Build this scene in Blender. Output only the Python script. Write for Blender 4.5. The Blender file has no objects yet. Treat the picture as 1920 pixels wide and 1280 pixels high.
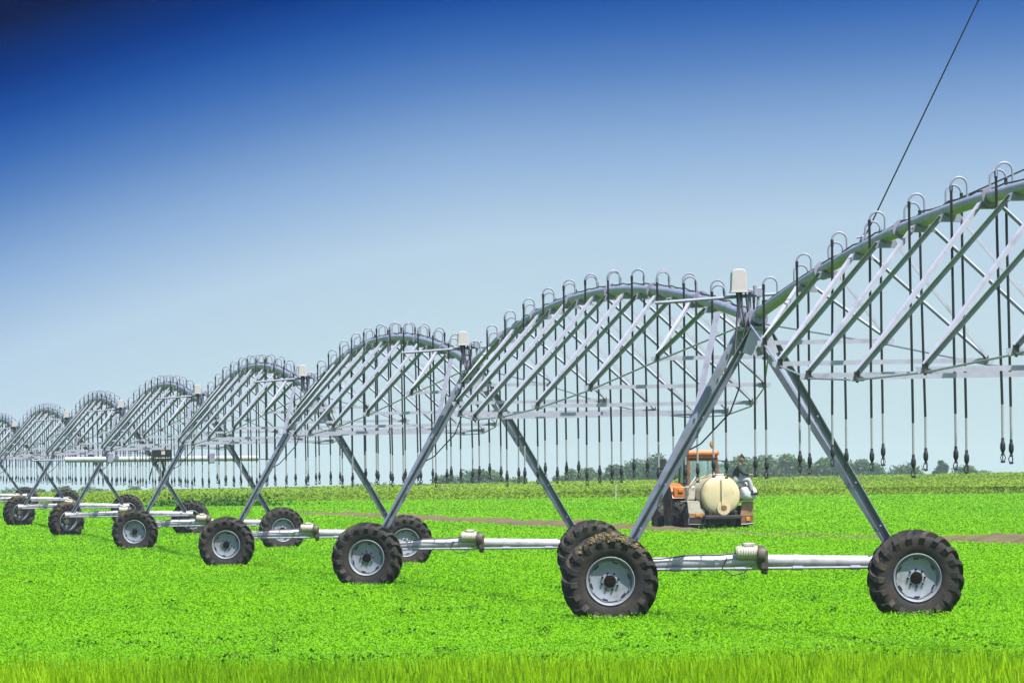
import bpy, math, random
import numpy as np
from mathutils import Vector, Matrix

random.seed(7); rng = np.random.default_rng(11)
scn = bpy.context.scene
COL = scn.collection
R = math.radians
V = Vector
EXPO = 2.0                         # exposed for the shaded steel, as the photograph is
K = .345

# ------------------------------------------------------------------ camera frame
F_PX = 18088.0                     # focal length for a 1920 px wide frame: a long telephoto
EYE = V((0, 0, 1.97))
PITCH, ROLL = math.atan(266 / F_PX), R(0.6)
FW = V((0, math.cos(PITCH), math.sin(PITCH)))
U0 = V((0, -math.sin(PITCH), math.cos(PITCH))); R0 = V((1, 0, 0))
UP = U0 * math.cos(ROLL) + R0 * math.sin(ROLL)
RT = R0 * math.cos(ROLL) - U0 * math.sin(ROLL)

def P(x, y, d):
    return EYE + FW * d + RT * ((x - 960) / F_PX * d) + UP * ((640 - y) / F_PX * d)

cam = bpy.data.cameras.new('camera'); co = bpy.data.objects.new('camera', cam); COL.objects.link(co)
co.matrix_world = Matrix(((RT.x, UP.x, -FW.x, EYE.x), (RT.y, UP.y, -FW.y, EYE.y), (RT.z, UP.z, -FW.z, EYE.z), (0, 0, 0, 1)))
cam.sensor_width = 36; cam.lens = 36 * F_PX / 1920; cam.clip_start = 1; cam.clip_end = 20000
scn.camera = co

# ------------------------------------------------------------------ terrain height
KY = np.array([-200, 0, 200, 240, 278, 327, 376, 436, 492, 600, 1000, 1080, 1200, 1500, 2200, 9000.])
KZ = np.array([0, 0, -.02, -.05, .07, .21, .42, .64, .78, .86, 0, 0, 0, -2.2, -4, -4.])
FAR_CROP = .6
def ground(x, y):
    x = np.asarray(x, float); y = np.asarray(y, float)
    c = 2.0 + .0098 * np.clip(x, -140, 140) - FAR_CROP
    out = 0
    for dy in (-18, -9, 0, 9, 18):
        yy = y + dy
        base = np.interp(yy, KY, KZ)
        w = np.interp(yy, [600, 1000, 1080, 1200, 1500], [0, 1, 1, .55, 0])
        lo = np.interp(yy, [600, 1500], [.86, -2.2])
        mid = lo * (1 - w) + c * w
        out = out + np.where((yy > 600) & (yy < 1500), mid, base)
    return out / 5
def gz(x, y): return float(ground(x, y))
def hit(px, py, lift=0.0):
    d = 60.0
    while d < 3000:
        p = P(px, py, d)
        if p.z <= gz(p.x, p.y) + lift: return p
        d += .5
    return p

# ------------------------------------------------------------------ materials
def mat(name, col, rough=.6, metal=0., var=.15, scale=6., dirt=None, dirt_amt=.45, dscale=3., bump=0., spec=.4, coat=0.):
    m = bpy.data.materials.new(name); m.use_nodes = True
    nt = m.node_tree; b = nt.nodes['Principled BSDF']
    tc = nt.nodes.new('ShaderNodeTexCoord')
    n = nt.nodes.new('ShaderNodeTexNoise'); n.inputs['Scale'].default_value = scale; n.inputs['Detail'].default_value = 6
    nt.links.new(tc.outputs['Object'], n.inputs['Vector'])
    mr = nt.nodes.new('ShaderNodeMapRange'); mr.inputs[1].default_value = .3; mr.inputs[2].default_value = .7
    mr.inputs[3].default_value = 1 - var; mr.inputs[4].default_value = 1 + var
    nt.links.new(n.outputs['Fac'], mr.inputs[0])
    mx = nt.nodes.new('ShaderNodeVectorMath'); mx.operation = 'SCALE'
    mx.inputs[0].default_value = [c * K for c in col]; nt.links.new(mr.outputs[0], mx.inputs['Scale'])
    out = mx.outputs[0]
    if dirt:
        n2 = nt.nodes.new('ShaderNodeTexNoise'); n2.inputs['Scale'].default_value = dscale; n2.inputs['Detail'].default_value = 8
        n2.inputs['Roughness'].default_value = .65
        nt.links.new(tc.outputs['Object'], n2.inputs['Vector'])
        m2 = nt.nodes.new('ShaderNodeMapRange'); m2.inputs[1].default_value = .62 - dirt_amt * .35; m2.inputs[2].default_value = .75 - dirt_amt * .2
        nt.links.new(n2.outputs['Fac'], m2.inputs[0])
        mm = nt.nodes.new('ShaderNodeMix'); mm.data_type = 'RGBA'
        nt.links.new(m2.outputs[0], mm.inputs[0]); nt.links.new(out, mm.inputs[6]); mm.inputs[7].default_value = (*[c * K for c in dirt], 1)
        out = mm.outputs[2]
    nt.links.new(out, b.inputs['Base Color'])
    b.inputs['Roughness'].default_value = rough; b.inputs['Metallic'].default_value = metal
    b.inputs['Specular IOR Level'].default_value = spec; b.inputs['Coat Weight'].default_value = coat
    if bump:
        bp = nt.nodes.new('ShaderNodeBump'); bp.inputs['Strength'].default_value = bump; bp.inputs['Distance'].default_value = .02
        nt.links.new(n.outputs['Fac'], bp.inputs['Height']); nt.links.new(bp.outputs[0], b.inputs['Normal'])
    return m

def leaf_mat(name, c1, c2, scale, trans=.35, c3=None, big=.06, rough=.55, isl=0.):
    """foliage: two greens mixed by a fine noise, a broad noise for patches, light passing through the leaf"""
    m = bpy.data.materials.new(name); m.use_nodes = True
    nt = m.node_tree; b = nt.nodes['Principled BSDF']; o = nt.nodes['Material Output']
    g = nt.nodes.new('ShaderNodeNewGeometry')
    n = nt.nodes.new('ShaderNodeTexNoise'); n.inputs['Scale'].default_value = scale; n.inputs['Detail'].default_value = 5
    nt.links.new(g.outputs['Position'], n.inputs['Vector'])
    r = nt.nodes.new('ShaderNodeMapRange'); r.inputs[1].default_value = .33; r.inputs[2].default_value = .67
    nt.links.new(n.outputs['Fac'], r.inputs[0])
    fac = r.outputs[0]
    if isl:                                             # every leaf its own shade
        mi = nt.nodes.new('ShaderNodeMix'); mi.inputs[0].default_value = isl
        nt.links.new(fac, mi.inputs[2]); nt.links.new(g.outputs['Random Per Island'], mi.inputs[3]); fac = mi.outputs[0]
    mx = nt.nodes.new('ShaderNodeMix'); mx.data_type = 'RGBA'
    nt.links.new(fac, mx.inputs[0]); mx.inputs[6].default_value = (*c1, 1); mx.inputs[7].default_value = (*c2, 1)
    out = mx.outputs[2]
    if c3:
        mp = nt.nodes.new('ShaderNodeMapping'); mp.inputs['Scale'].default_value = (1, .3, 1)
        nt.links.new(g.outputs['Position'], mp.inputs['Vector'])
        n2 = nt.nodes.new('ShaderNodeTexNoise'); n2.inputs['Scale'].default_value = big; n2.inputs['Detail'].default_value = 4
        nt.links.new(mp.outputs[0], n2.inputs['Vector'])
        r2 = nt.nodes.new('ShaderNodeMapRange'); r2.inputs[1].default_value = .45; r2.inputs[2].default_value = .7
        nt.links.new(n2.outputs['Fac'], r2.inputs[0])
        m3 = nt.nodes.new('ShaderNodeMix'); m3.data_type = 'RGBA'
        nt.links.new(r2.outputs[0], m3.inputs[0]); nt.links.new(out, m3.inputs[6]); m3.inputs[7].default_value = (*c3, 1)
        out = m3.outputs[2]
    nt.links.new(out, b.inputs['Base Color']); b.inputs['Roughness'].default_value = rough
    b.inputs['Specular IOR Level'].default_value = .06
    t = nt.nodes.new('ShaderNodeBsdfTranslucent'); nt.links.new(out, t.inputs['Color'])
    ms = nt.nodes.new('ShaderNodeMixShader'); ms.inputs[0].default_value = trans
    nt.links.new(b.outputs[0], ms.inputs[1]); nt.links.new(t.outputs[0], ms.inputs[2]); nt.links.new(ms.outputs[0], o.inputs['Surface'])
    return m

M = dict(
    steel=mat('galvanised_steel', (.48, .49, .64), .5, .1, .14, 5, dirt=(.34, .335, .41), dirt_amt=.25, dscale=2.2, spec=.3),
    leg=mat('weathered_leg_steel', (.35, .38, .50), .5, .1, .18, 4, dirt=(.27, .29, .34), dirt_amt=.4, dscale=2.5, spec=.3),
    brace=mat('galvanised_angle', (.66, .66, .82), .5, .08, .10, 9, dirt=(.46, .46, .58), dirt_amt=.2, dscale=4, spec=.3),
    pipe=mat('galvanised_pipe', (.46, .45, .60), .45, .05, .14, 3, dirt=(.32, .33, .37), dirt_amt=.35, dscale=1.6),
    beam=mat('bright_tube', (.76, .74, .80), .42, .1, .10, 4, dirt=(.42, .42, .38), dirt_amt=.25, dscale=3),
    rim=mat('wheel_rim', (.42, .46, .55), .5, .1, .10, 7, dirt=(.30, .29, .25), dirt_amt=.28, dscale=6),
    rubber=mat('tyre_rubber', (.014, .0125, .012), .85, 0, .3, 10, dirt=(.066, .045, .027), dirt_amt=.45, dscale=4.5, bump=.3),
    lug=mat('tread_rubber', (.013, .012, .011), .8, 0, .3, 12, dirt=(.12, .082, .045), dirt_amt=.36, dscale=5, bump=.3),
    mud=mat('dry_mud', (.27, .195, .085), .95, 0, .35, 14, dirt=(.34, .27, .12), dirt_amt=.5, dscale=18, bump=.8),
    hubmat=mat('greasy_hub', (.02, .017, .014), .95, 0, .3, 20, spec=.05),
    black=mat('black_plastic', (.016, .018, .02), .5, 0, .2, 20),
    hose=mat('black_hose', (.014, .016, .018), .55, 0, .2, 20),
    tube=mat('grey_tube', (.52, .54, .56), .45, .1, .1, 20),
    white=mat('white_plastic', (.84, .75, .77), .45, 0, .04, 6, dirt=(.6, .57, .5), dirt_amt=.15, dscale=5),
    cream=mat('cream_paint', (.82, .76, .62), .5, 0, .08, 8, dirt=(.35, .3, .2), dirt_amt=.3, dscale=8),
    iron=mat('greasy_iron', (.11, .095, .075), .6, .3, .3, 20, dirt=(.2, .16, .1), dirt_amt=.5, dscale=12),
    red=mat('red_label', (.6, .08, .04), .5), label=mat('white_label', (.8, .8, .78), .5),
    orange=mat('orange_paint', (.90, .24, .03), .45, 0, .12, 8, dirt=(.30, .17, .08), dirt_amt=.3, dscale=5),
    tan=mat('faded_orange_panel', (.52, .27, .12), .55, 0, .12, 8, dirt=(.30, .2, .12), dirt_amt=.4, dscale=5),
    rust=mat('rusty_brown', (.34, .13, .05), .7, 0, .25, 10, dirt=(.1, .06, .04), dirt_amt=.4, dscale=6),
    dark=mat('dark_chassis', (.018, .018, .017), .7, .1, .3, 8, dirt=(.06, .05, .035), dirt_amt=.35, dscale=5),
    tank=mat('cream_tank', (.98, .84, .48), .45, 0, .05, 3, dirt=(.75, .60, .32), dirt_amt=.25, dscale=2.5),
    amber=mat('amber_lamp', (.85, .36, .02), .25, 0, .08, 10),
    skin=mat('skin', (.50, .27, .18), .55, 0, .08, 20), green=mat('dark_green_jacket', (.012, .05, .03), .85, 0, .25, 14),
    cloth=mat('pale_trousers', (.60, .60, .61), .9, 0, .12, 14), hair=mat('brown_hair', (.10, .06, .035), .8, 0, .3, 30),
    sack=mat('white_sack', (.95, .95, .99), .7, 0, .07, 9, bump=.6), bark=mat('bark', (.12, .09, .06), .9, 0, .3, 8),
    soil=mat('bare_soil', (.17, .118, .028), .95, 0, .4, 1.5, dirt=(.26, .185, .05), dirt_amt=.5, dscale=.8, bump=.5),
)
g = bpy.data.materials.new('window_glass'); g.use_nodes = True
gb = g.node_tree.nodes['Principled BSDF']; gb.inputs['Base Color'].default_value = (.62, .80, .76, 1)
gb.inputs['Roughness'].default_value = .05; gb.inputs['Transmission Weight'].default_value = .9; gb.inputs['IOR'].default_value = 1.05
M['glass'] = g
M['crop'] = leaf_mat('crop_leaf', (0.080, 0.218, 0.0002), (0.128, 0.306, 0.0005), 1.2, .27, (0.080, 0.232, 0.0003), .12, isl=.5)
M['wheat'] = leaf_mat('cereal_blade', (0.0936, 0.2028, 0.00078), (0.2652, 0.429, 0.00624), 2.2, .35, (0.1014, 0.2262, 0.00234), .25, isl=.75)
M['far'] = leaf_mat('far_crop_leaf', (0.1014, 0.1638, 0.00234), (0.1482, 0.2262, 0.00468), .35, .25, (0.078, 0.1365, 0.00234), .02, isl=.12)
M['dark_clump'] = leaf_mat('dark_clump_leaf', (.02, .068, .004), (.04, .11, .006), 3, .25)
M['tree'] = leaf_mat('tree_leaf', (.018, .05, .012), (.04, .085, .017), .5, .2, isl=.3)
M['tree2'] = leaf_mat('tree_leaf_pale', (.042, .08, .018), (.07, .115, .024), .5, .2, isl=.3)

# ------------------------------------------------------------------ mesh builder
class MB:
    def __init__(s): s.v = []; s.f = []
    def add(s, vs, fs):
        o = len(s.v); s.v += [tuple(v) for v in vs]; s.f += [tuple(i + o for i in f) for f in fs]
    def box(s, c, d, rot=None):
        c = V(c); vs = []
        for i in range(8):
            p = V(((i & 1) - .5, ((i >> 1) & 1) - .5, ((i >> 2) & 1) - .5)); p = V((p.x * d[0], p.y * d[1], p.z * d[2]))
            if rot is not None: p = rot @ p
            vs.append(c + p)
        s.add(vs, [(0, 2, 3, 1), (4, 5, 7, 6), (0, 1, 5, 4), (2, 6, 7, 3), (0, 4, 6, 2), (1, 3, 7, 5)])
    def bbox(s, c, d, b=.02, rot=None):
        """box with chamfered edges"""
        c = V(c); vs = []; idx = {}
        h = [x / 2 for x in d]
        for sx in (-1, 1):
            for sy in (-1, 1):
                for sz in (-1, 1):
                    for ax in range(3):
                        p = [sx * (h[0] - b), sy * (h[1] - b), sz * (h[2] - b)]
                        p[ax] = (sx, sy, sz)[ax] * h[ax]
                        q = V(p)
                        if rot is not None: q = rot @ q
                        idx[(sx, sy, sz, ax)] = len(vs); vs.append(c + q)
        fs = []
        S = (-1, 1)
        for ax in range(3):
            a, bb = [(1, 2), (0, 2), (0, 1)][ax]
            for sg in S:
                loop = []
                for u, w in ((-1, -1), (1, -1), (1, 1), (-1, 1)):
                    k = [0, 0, 0]; k[ax] = sg; k[a] = u; k[bb] = w; loop.append(idx[(*k, ax)])
                fs.append(tuple(loop) if (sg > 0) != (ax == 1) else tuple(loop[::-1]))
        for ax in range(3):
            a, bb = [(1, 2), (0, 2), (0, 1)][ax]
            for u in S:
                for w in S:
                    k1 = [0, 0, 0]; k1[a] = u; k1[bb] = w; k2 = list(k1); k1[ax] = -1; k2[ax] = 1
                    fs.append((idx[(*k1, a)], idx[(*k2, a)], idx[(*k2, bb)], idx[(*k1, bb)]))
        for sx in S:
            for sy in S:
                for sz in S: fs.append(tuple(idx[(sx, sy, sz, a)] for a in range(3)))
        s.add(vs, fs)
    def tube(s, pts, r, n=8, cap=True, flat=None):
        pts = [V(p) for p in pts]; rs = r if isinstance(r, (list, tuple)) else [r] * len(pts)
        up = V((0, 0, 1)); rings = []
        d0 = (pts[1] - pts[0]).normalized()
        a = d0.orthogonal().normalized() if abs(d0.z) > .99 else d0.cross(up).normalized()
        vs = []
        for i, p in enumerate(pts):
            d = (pts[min(i + 1, len(pts) - 1)] - pts[max(i - 1, 0)])
            if d.length < 1e-9: d = d0
            d.normalize(); a = (a - d * a.dot(d)).normalized(); b = d.cross(a)
            for k in range(n):
                t = 2 * math.pi * k / n; vs.append(p + (a * math.cos(t) + b * math.sin(t)) * rs[i])
        fs = [(i * n + k, i * n + (k + 1) % n, (i + 1) * n + (k + 1) % n, (i + 1) * n + k) for i in range(len(pts) - 1) for k in range(n)]
        if cap: fs += [tuple(range(n))[::-1], tuple((len(pts) - 1) * n + k for k in range(n))]
        s.add(vs, fs)
    def lathe(s, prof, n=24, o=(0, 0, 0), axis='z', cap=False):
        """prof: (radius, height)"""
        o = V(o); vs = []
        for r, h in prof:
            for k in range(n):
                t = 2 * math.pi * k / n; c, q = r * math.cos(t), r * math.sin(t)
                vs.append(o + (V((c, q, h)) if axis == 'z' else V((c, h, q)) if axis == 'y' else V((h, c, q))))
        fs = [(i * n + k, i * n + (k + 1) % n, (i + 1) * n + (k + 1) % n, (i + 1) * n + k) for i in range(len(prof) - 1) for k in range(n)]
        if cap: fs += [tuple(range(n))[::-1], tuple((len(prof) - 1) * n + k for k in range(n))]
        s.add(vs, fs)
    def angle(s, p, q, w=.07, t=.008, flip=1, up=None):
        """an L-section bar from p to q: one flange lying (its face up), one hanging"""
        p, q = V(p), V(q); a = (q - p).normalized(); z = V(up) if up else V((0, 0, 1))
        n = (z - a * a.dot(z)).normalized(); m = a.cross(n) * flip
        sec = [(0, 0), (w, 0), (w, -t), (t, -t), (t, -w), (0, -w)]
        vs = [e + m * (x - w * .35) + n * (y + w * .35) for e in (p, q) for x, y in sec]
        k = 6; fs = [(i, (i + 1) % k, k + (i + 1) % k, k + i) for i in range(k)]
        fs += [(0, 1, 2, 3), (0, 3, 4, 5), (6, 9, 8, 7), (6, 11, 10, 9)]
        s.add(vs, fs)
    def prism(s, poly, y0, y1):
        """outline in x,z extruded along y"""
        n = len(poly); vs = [(x, y, z) for y in (y0, y1) for x, z in poly]
        fs = [tuple(range(n)), tuple(range(2 * n - 1, n - 1, -1))] + [(i, n + i, n + (i + 1) % n, (i + 1) % n) for i in range(n)]
        s.add(vs, fs)
    def mesh(s, name, material, smooth=35):
        me = bpy.data.meshes.new(name); me.from_pydata(s.v, [], s.f); me.materials.append(material)
        if smooth:
            me.polygons.foreach_set('use_smooth', [True] * len(me.polygons)); me.set_sharp_from_angle(angle=R(smooth))
        return me
    def obj(s, name, material, parent=None, loc=(0, 0, 0), smooth=35):
        return link(name, s.mesh(name, material, smooth), parent, loc)

def link(name, me, parent=None, loc=(0, 0, 0), rot=(0, 0, 0)):
    o = bpy.data.objects.new(name, me); COL.objects.link(o); o.parent = parent; o.location = loc; o.rotation_euler = rot
    return o
def tag(o, label=None, cat=None, group=None, kind=None):
    for k, v in (('label', label), ('category', cat), ('group', group), ('kind', kind)):
        if v: o[k] = v
    return o
def empty(name, loc, rz=0):
    o = link(name, None, None, loc, (0, 0, rz)); o.empty_display_size = .2; return o

# ------------------------------------------------------------------ big foliage meshes
def quads_obj(name, verts, material, smooth=False):
    n = len(verts) // 4
    me = bpy.data.meshes.new(name); me.vertices.add(4 * n); me.loops.add(4 * n); me.polygons.add(n)
    me.vertices.foreach_set('co', np.ascontiguousarray(verts, np.float32).ravel())
    me.loops.foreach_set('vertex_index', np.arange(4 * n, dtype=np.int32))
    me.polygons.foreach_set('loop_start', np.arange(0, 4 * n, 4, dtype=np.int32))
    me.materials.append(material); me.update(); me.validate()
    return me
def leaves(c, size, upbias=.6, aspect=.6):
    n = len(c)
    nrm = rng.normal(size=(n, 3)); nrm[:, 2] = np.abs(nrm[:, 2]) + upbias
    nrm /= np.linalg.norm(nrm, axis=1)[:, None]
    a = np.cross(nrm, rng.normal(size=(n, 3))); a /= np.linalg.norm(a, axis=1)[:, None] + 1e-9
    b = np.cross(nrm, a)
    s = (np.ones(n) * size)[:, None] * rng.uniform(.6, 1.3, (n, 1)); a = a * s * .5; b = b * s * .5 * aspect
    q = np.stack([c - a, c - b - a * .1, c + a, c + b - a * .1], 1)
    return q.reshape(-1, 3)
def blades(c, h, w, lean=.25):
    n = len(c)
    ang = rng.uniform(0, 2 * np.pi, n); side = np.stack([np.cos(ang), np.sin(ang), np.zeros(n)], 1)
    l = rng.normal(size=(n, 3)) * lean; l[:, 2] = 1; l *= h[:, None]
    w = w[:, None] if hasattr(w, 'shape') else w
    q = np.stack([c - side * w, c + side * w, c + side * w * .45 + l, c - side * w * .3 + l * .96], 1)
    return q.reshape(-1, 3)

# ================================================================== THE SETTING
ys = np.concatenate([np.arange(-120, 90, 30), np.arange(90, 520, 6), np.arange(520, 1300, 15), np.arange(1300, 2600, 60), [3200, 4500, 7000]])
xs = np.concatenate([[-3000, -1500, -700, -300], np.arange(-160, 161, 8), [300, 700, 1500, 3000]])
X, Y = np.meshgrid(xs, ys); Z = ground(X, Y)
nx = len(xs)
vv = np.stack([X, Y, Z], -1).reshape(-1, 3)
me = bpy.data.meshes.new('ground')
me.from_pydata(vv.tolist(), [], [(j * nx + i, j * nx + i + 1, (j + 1) * nx + i + 1, (j + 1) * nx + i) for j in range(len(ys) - 1) for i in range(nx - 1)])
me.polygons.foreach_set('use_smooth', [True] * len(me.polygons))
gm = leaf_mat('field_floor', (0.0546, 0.1326, 0.00047), (0.0858, 0.1872, 0.00078), .6, .0, (0.0507, 0.1209, 0.00047), .06)
me.materials.append(gm)
tag(link('ground', me), kind='structure')

# the bare soil track, a low ridge of turned earth
track_px = [(500, 955), (560, 957), (700, 963), (880, 972), (1000, 979), (1120, 984), (1240, 989), (1345, 993), (1500, 998), (1700, 1005), (1920, 1012), (2050, 1017)]
tp = [hit(x, y + 4, .12) for x, y in track_px]
def resample(pts, n):
    d = np.array([[p.x, p.y] for p in pts]); L = np.concatenate([[0], np.cumsum(np.linalg.norm(np.diff(d, axis=0), axis=1))])
    s = np.linspace(0, L[-1], n); return np.stack([np.interp(s, L, d[:, 0]), np.interp(s, L, d[:, 1])], 1)
TRK = resample(tp, 260)
TAMP = np.interp(TRK[:, 1][::1], [p.y for p in tp][::-1], [.25, .5, .65, .65, .85, .9, .6, .45, .35, .5, 1.1, 1.1][::-1])
mb = MB(); prof = [(-1.6, -.06), (-1.1, .13), (-.55, .21), (0, .17), (.5, .23), (1.1, .14), (1.6, -.06)]
for i, (x, y) in enumerate(TRK):
    a = TRK[min(i + 1, 259)] - TRK[max(i - 1, 0)]; a = a / np.linalg.norm(a); nrm = np.array([-a[1], a[0]])
    for k, (o, h) in enumerate(prof):
        o2 = o + random.uniform(-.12, .12); q = np.array([x, y]) + nrm * o2
        amp = TAMP[i] * (1 + .25 * math.sin(i * .31) * math.sin(i * .117 + 1))
        mb.v.append((q[0], q[1], gz(*q) + (h * 1.35 * amp + random.uniform(-.04, .04) if h > 0 else h)))
for i in range(259):
    for k in range(6): mb.f.append((i * 7 + k, i * 7 + k + 1, (i + 1) * 7 + k + 1, (i + 1) * 7 + k))
tag(mb.obj('dirt_track', M['soil'], smooth=60), kind='structure')

def track_dist(x, y):
    out = np.full(len(x), 1e9); wt = np.zeros(len(x))
    for i in range(0, 260, 2):
        d = np.hypot(x - TRK[i, 0], y - TRK[i, 1]); m = d < out; out[m] = d[m]; wt[m] = TAMP[i]
    return out, wt

# low green crop: leaves thin out and grow with distance
EDGE_Y = 604.
def crop_points(n, d0, d1, margin=1.35):
    d = d0 + 0 * rng.random(n)
    u = rng.random(n); d = (np.sqrt(d0) + u * (np.sqrt(d1) - np.sqrt(d0))) ** 2
    x = rng.uniform(-.5, .5, n) * (d * 1920 / F_PX * margin + 1.5)
    return x, d
x, y = crop_points(3300000, 93, EDGE_Y)
wob = .5 + .5 * np.sin(x * .9 + 2.1 * np.sin(y * .21)) * np.sin(y * .33 + 1.3 * np.sin(x * .5))
keep = np.ones(len(x), bool)
td = np.full(len(x), 9.); tw = np.zeros(len(x)); sel = (y > 230); td[sel], tw[sel] = track_dist(x[sel], y[sel])
holes = np.sin(x * 2.3 + 3 * np.sin(y * .31)) * np.sin(y * .47 + 2 * np.sin(x * 1.1)) + .6 * np.sin(x * 5.1 + y * .9) * np.sin(y * 1.3 - x * 2)
keep &= (holes < 1.15) | (rng.random(len(x)) < .35)
keep &= (td > 1.35) | (rng.random(len(x)) < np.where(tw > .5, .06, .30))
x, y, wob = x[keep], y[keep], wob[keep]
h = .12 + .055 * wob + .05 * rng.random(len(x)) ** 3
z = ground(x, y) + h * (1 - .75 * rng.random(len(x)) ** 1.8)
sz = .025 * (y / 100) ** .8
q = leaves(np.stack([x, y, z], 1), sz, 1.1, .62)
tag(link('crop', quads_obj('crop', q, M['crop'])), 'short bright green crop covering the near field', None, None, 'stuff')

# dark weedy clumps through the crop, their dark colour partly painted span shadow
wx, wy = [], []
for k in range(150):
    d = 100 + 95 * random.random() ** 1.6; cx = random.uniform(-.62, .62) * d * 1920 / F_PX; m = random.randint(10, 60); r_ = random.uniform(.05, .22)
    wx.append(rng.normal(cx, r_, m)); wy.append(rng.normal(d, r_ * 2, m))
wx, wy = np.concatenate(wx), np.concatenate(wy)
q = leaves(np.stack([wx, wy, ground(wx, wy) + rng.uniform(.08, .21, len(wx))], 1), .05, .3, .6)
tag(link('weedy_shade_clumps', quads_obj('weedy_shade_clumps', q, M['dark_clump'])), 'small dark weedy clumps scattered through the crop, partly painted span shade', None, None, 'stuff')

# strip of taller cereal along the near edge of the field
n = 60000
x = rng.uniform(-7.5, 7.5, n); y = rng.uniform(86, 97.5, n) + .3 * np.sin(x * .7) + .35 * np.sin(x * 2.3 + 1) + .9 * rng.random(n) ** 4
h = (rng.uniform(.09, .21, n) + .16 * rng.random(n) ** 5) * (1 + .18 * np.sin(x * 1.7 + y))
c = np.stack([x, y, ground(x, y)], 1)
q = blades(c, h, rng.uniform(.004, .010, n), .22)
tag(link('cereal_strip', quads_obj('cereal_strip', q, M['wheat'])), 'taller yellow-green cereal blades along the near edge', None, None, 'stuff')

# darker, taller crop beyond, up to the brow
n = 560000
d = rng.random(n) ** 1.15 * (1075 - EDGE_Y) + EDGE_Y
x = rng.uniform(-.5, .5, n) * (d * 1920 / F_PX * 1.5)
edge = 7 * np.sin(x * .06) + 3 * np.sin(x * .21 + 1)
d = np.maximum(d, EDGE_Y + edge)
h = FAR_CROP * (1 + .06 * np.sin(x * .4 + d * .13) + .15 * rng.random(n) ** 3)
z = ground(x, d) + h * (1 - .8 * rng.random(n) ** 2)
q = leaves(np.stack([x, d, z], 1), 0.19 * (d / 700) ** .8, .9, .6)
tag(link('far_crop', quads_obj('far_crop', q, M['far'])), 'darker taller crop beyond the green field', None, None, 'stuff')

# ------------------------------------------------------------------ trees on the skyline
def tree_meshes(seed, h, w, kind):
    r = np.random.default_rng(seed); n = 6500
    pts = []
    lobes = 9
    for k in range(lobes):
        t = k / (lobes - 1)
        if kind == 'cone': cx, cy, cz, rr = r.normal(0, .08) * w, r.normal(0, .08) * w, h * (.2 + .72 * t), w * .5 * (1.05 - t) + .3
        elif kind == 'round': a = r.uniform(0, 6.28); q = r.uniform(.1, .36); cx, cy, cz, rr = math.cos(a) * w * q, math.sin(a) * w * q, h * r.uniform(.36, .8), w * r.uniform(.18, .30)
        else: a = r.uniform(0, 6.28); q = r.uniform(.05, .26); cx, cy, cz, rr = math.cos(a) * w * q, math.sin(a) * w * q, h * (.25 + .62 * t), w * r.uniform(.16, .26)
        m = n // lobes; dv = r.normal(size=(m, 3)); dv /= np.linalg.norm(dv, axis=1)[:, None]
        rad = rr * (r.random(m) ** .4)[:, None] * (1 + .25 * np.sin(dv[:, :1] * 7 + k) * np.sin(dv[:, 2:] * 6))
        pts.append(np.array([cx, cy, cz]) + dv * rad * np.array([1, 1, 1.05]))
    p = np.concatenate(pts)
    crown = quads_obj('crown', leaves(p, .5, .2, .7), M['tree2'] if kind == 'loose' else M['tree'])
    t = MB(); t.tube([(0, 0, -.3), (.05, 0, h * .3), (-.05, .1, h * .62), (0, 0, h * .85)], [.24, .18, .1, .03], 7)
    for k in range(5):
        a = k * 1.3 + seed; b = h * (.3 + .09 * k); t.tube([(0, 0, b), (math.cos(a) * w * .16, math.sin(a) * w * .16, b + h * .1), (math.cos(a) * w * .3, math.sin(a) * w * .3, b + h * .22)], [.09, .06, .02], 5)
    return crown, t.mesh('trunk', M['bark'])
PROT = {}
for i, k in enumerate(('round', 'cone', 'loose', 'round', 'loose')): PROT[i] = (k, *tree_meshes(20 + i, 9., [8.5, 5.2, 6.5, 10., 8.][i], k))
# (px, py of the top, width px)
T = [(12, 913, 40), (48, 911, 46), (84, 916, 36), (118, 909, 44), (152, 911, 46), (190, 914, 36), (262, 911, 44), (300, 910, 40), (335, 916, 30),
     (640, 911, 36), (672, 905, 44), (706, 904, 46), (744, 908, 40), (790, 903, 40), (836, 886, 52), (868, 880, 60), (905, 877, 60), (938, 884, 46),
     (975, 890, 40), (1010, 893, 36), (1050, 889, 46), (1078, 878, 46), (1102, 874, 44), (1128, 882, 40), (1150, 868, 54), (1182, 862, 60), (1214, 858, 60), (1238, 852, 62),
     (1268, 862, 50), (1300, 860, 55), (1335, 866, 50), (1368, 862, 55), (1400, 854, 62), (1432, 850, 64), (1466, 850, 62), (1496, 856, 52), (1522, 866, 40), (1548, 855, 56),
     (1582, 853, 58), (1614, 858, 52), (1640, 868, 48), (1672, 872, 48), (1700, 869, 46), (1726, 873, 40), (1762, 858, 40), (1790, 872, 40), (1815, 870, 40), (1850, 881, 44), (1890, 883, 50)]
words = {'round': 'dark rounded tree', 'cone': 'narrow pointed tree', 'loose': 'paler loose-crowned tree'}
def where(px):
    if px < 100: return 'at the far left end of the skyline'
    if px < 220: return 'low on the skyline behind the seventh tower'
    if px < 400: return 'low on the skyline behind the fifth tower'
    if px < 800: return 'low on the skyline between the second and third towers'
    if px < 960: return 'in the clump right of the second tower'
    if px < 1140: return 'on the skyline behind the second tower right wheel'
    if px < 1260: return 'behind the first tower left leg'
    if px < 1400: return 'directly behind the orange tractor'
    if px < 1540: return 'just right of the tractor on the skyline'
    if px < 1660: return 'behind the first tower right leg'
    return 'on the skyline at the far right'
cnt = {}
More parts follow.
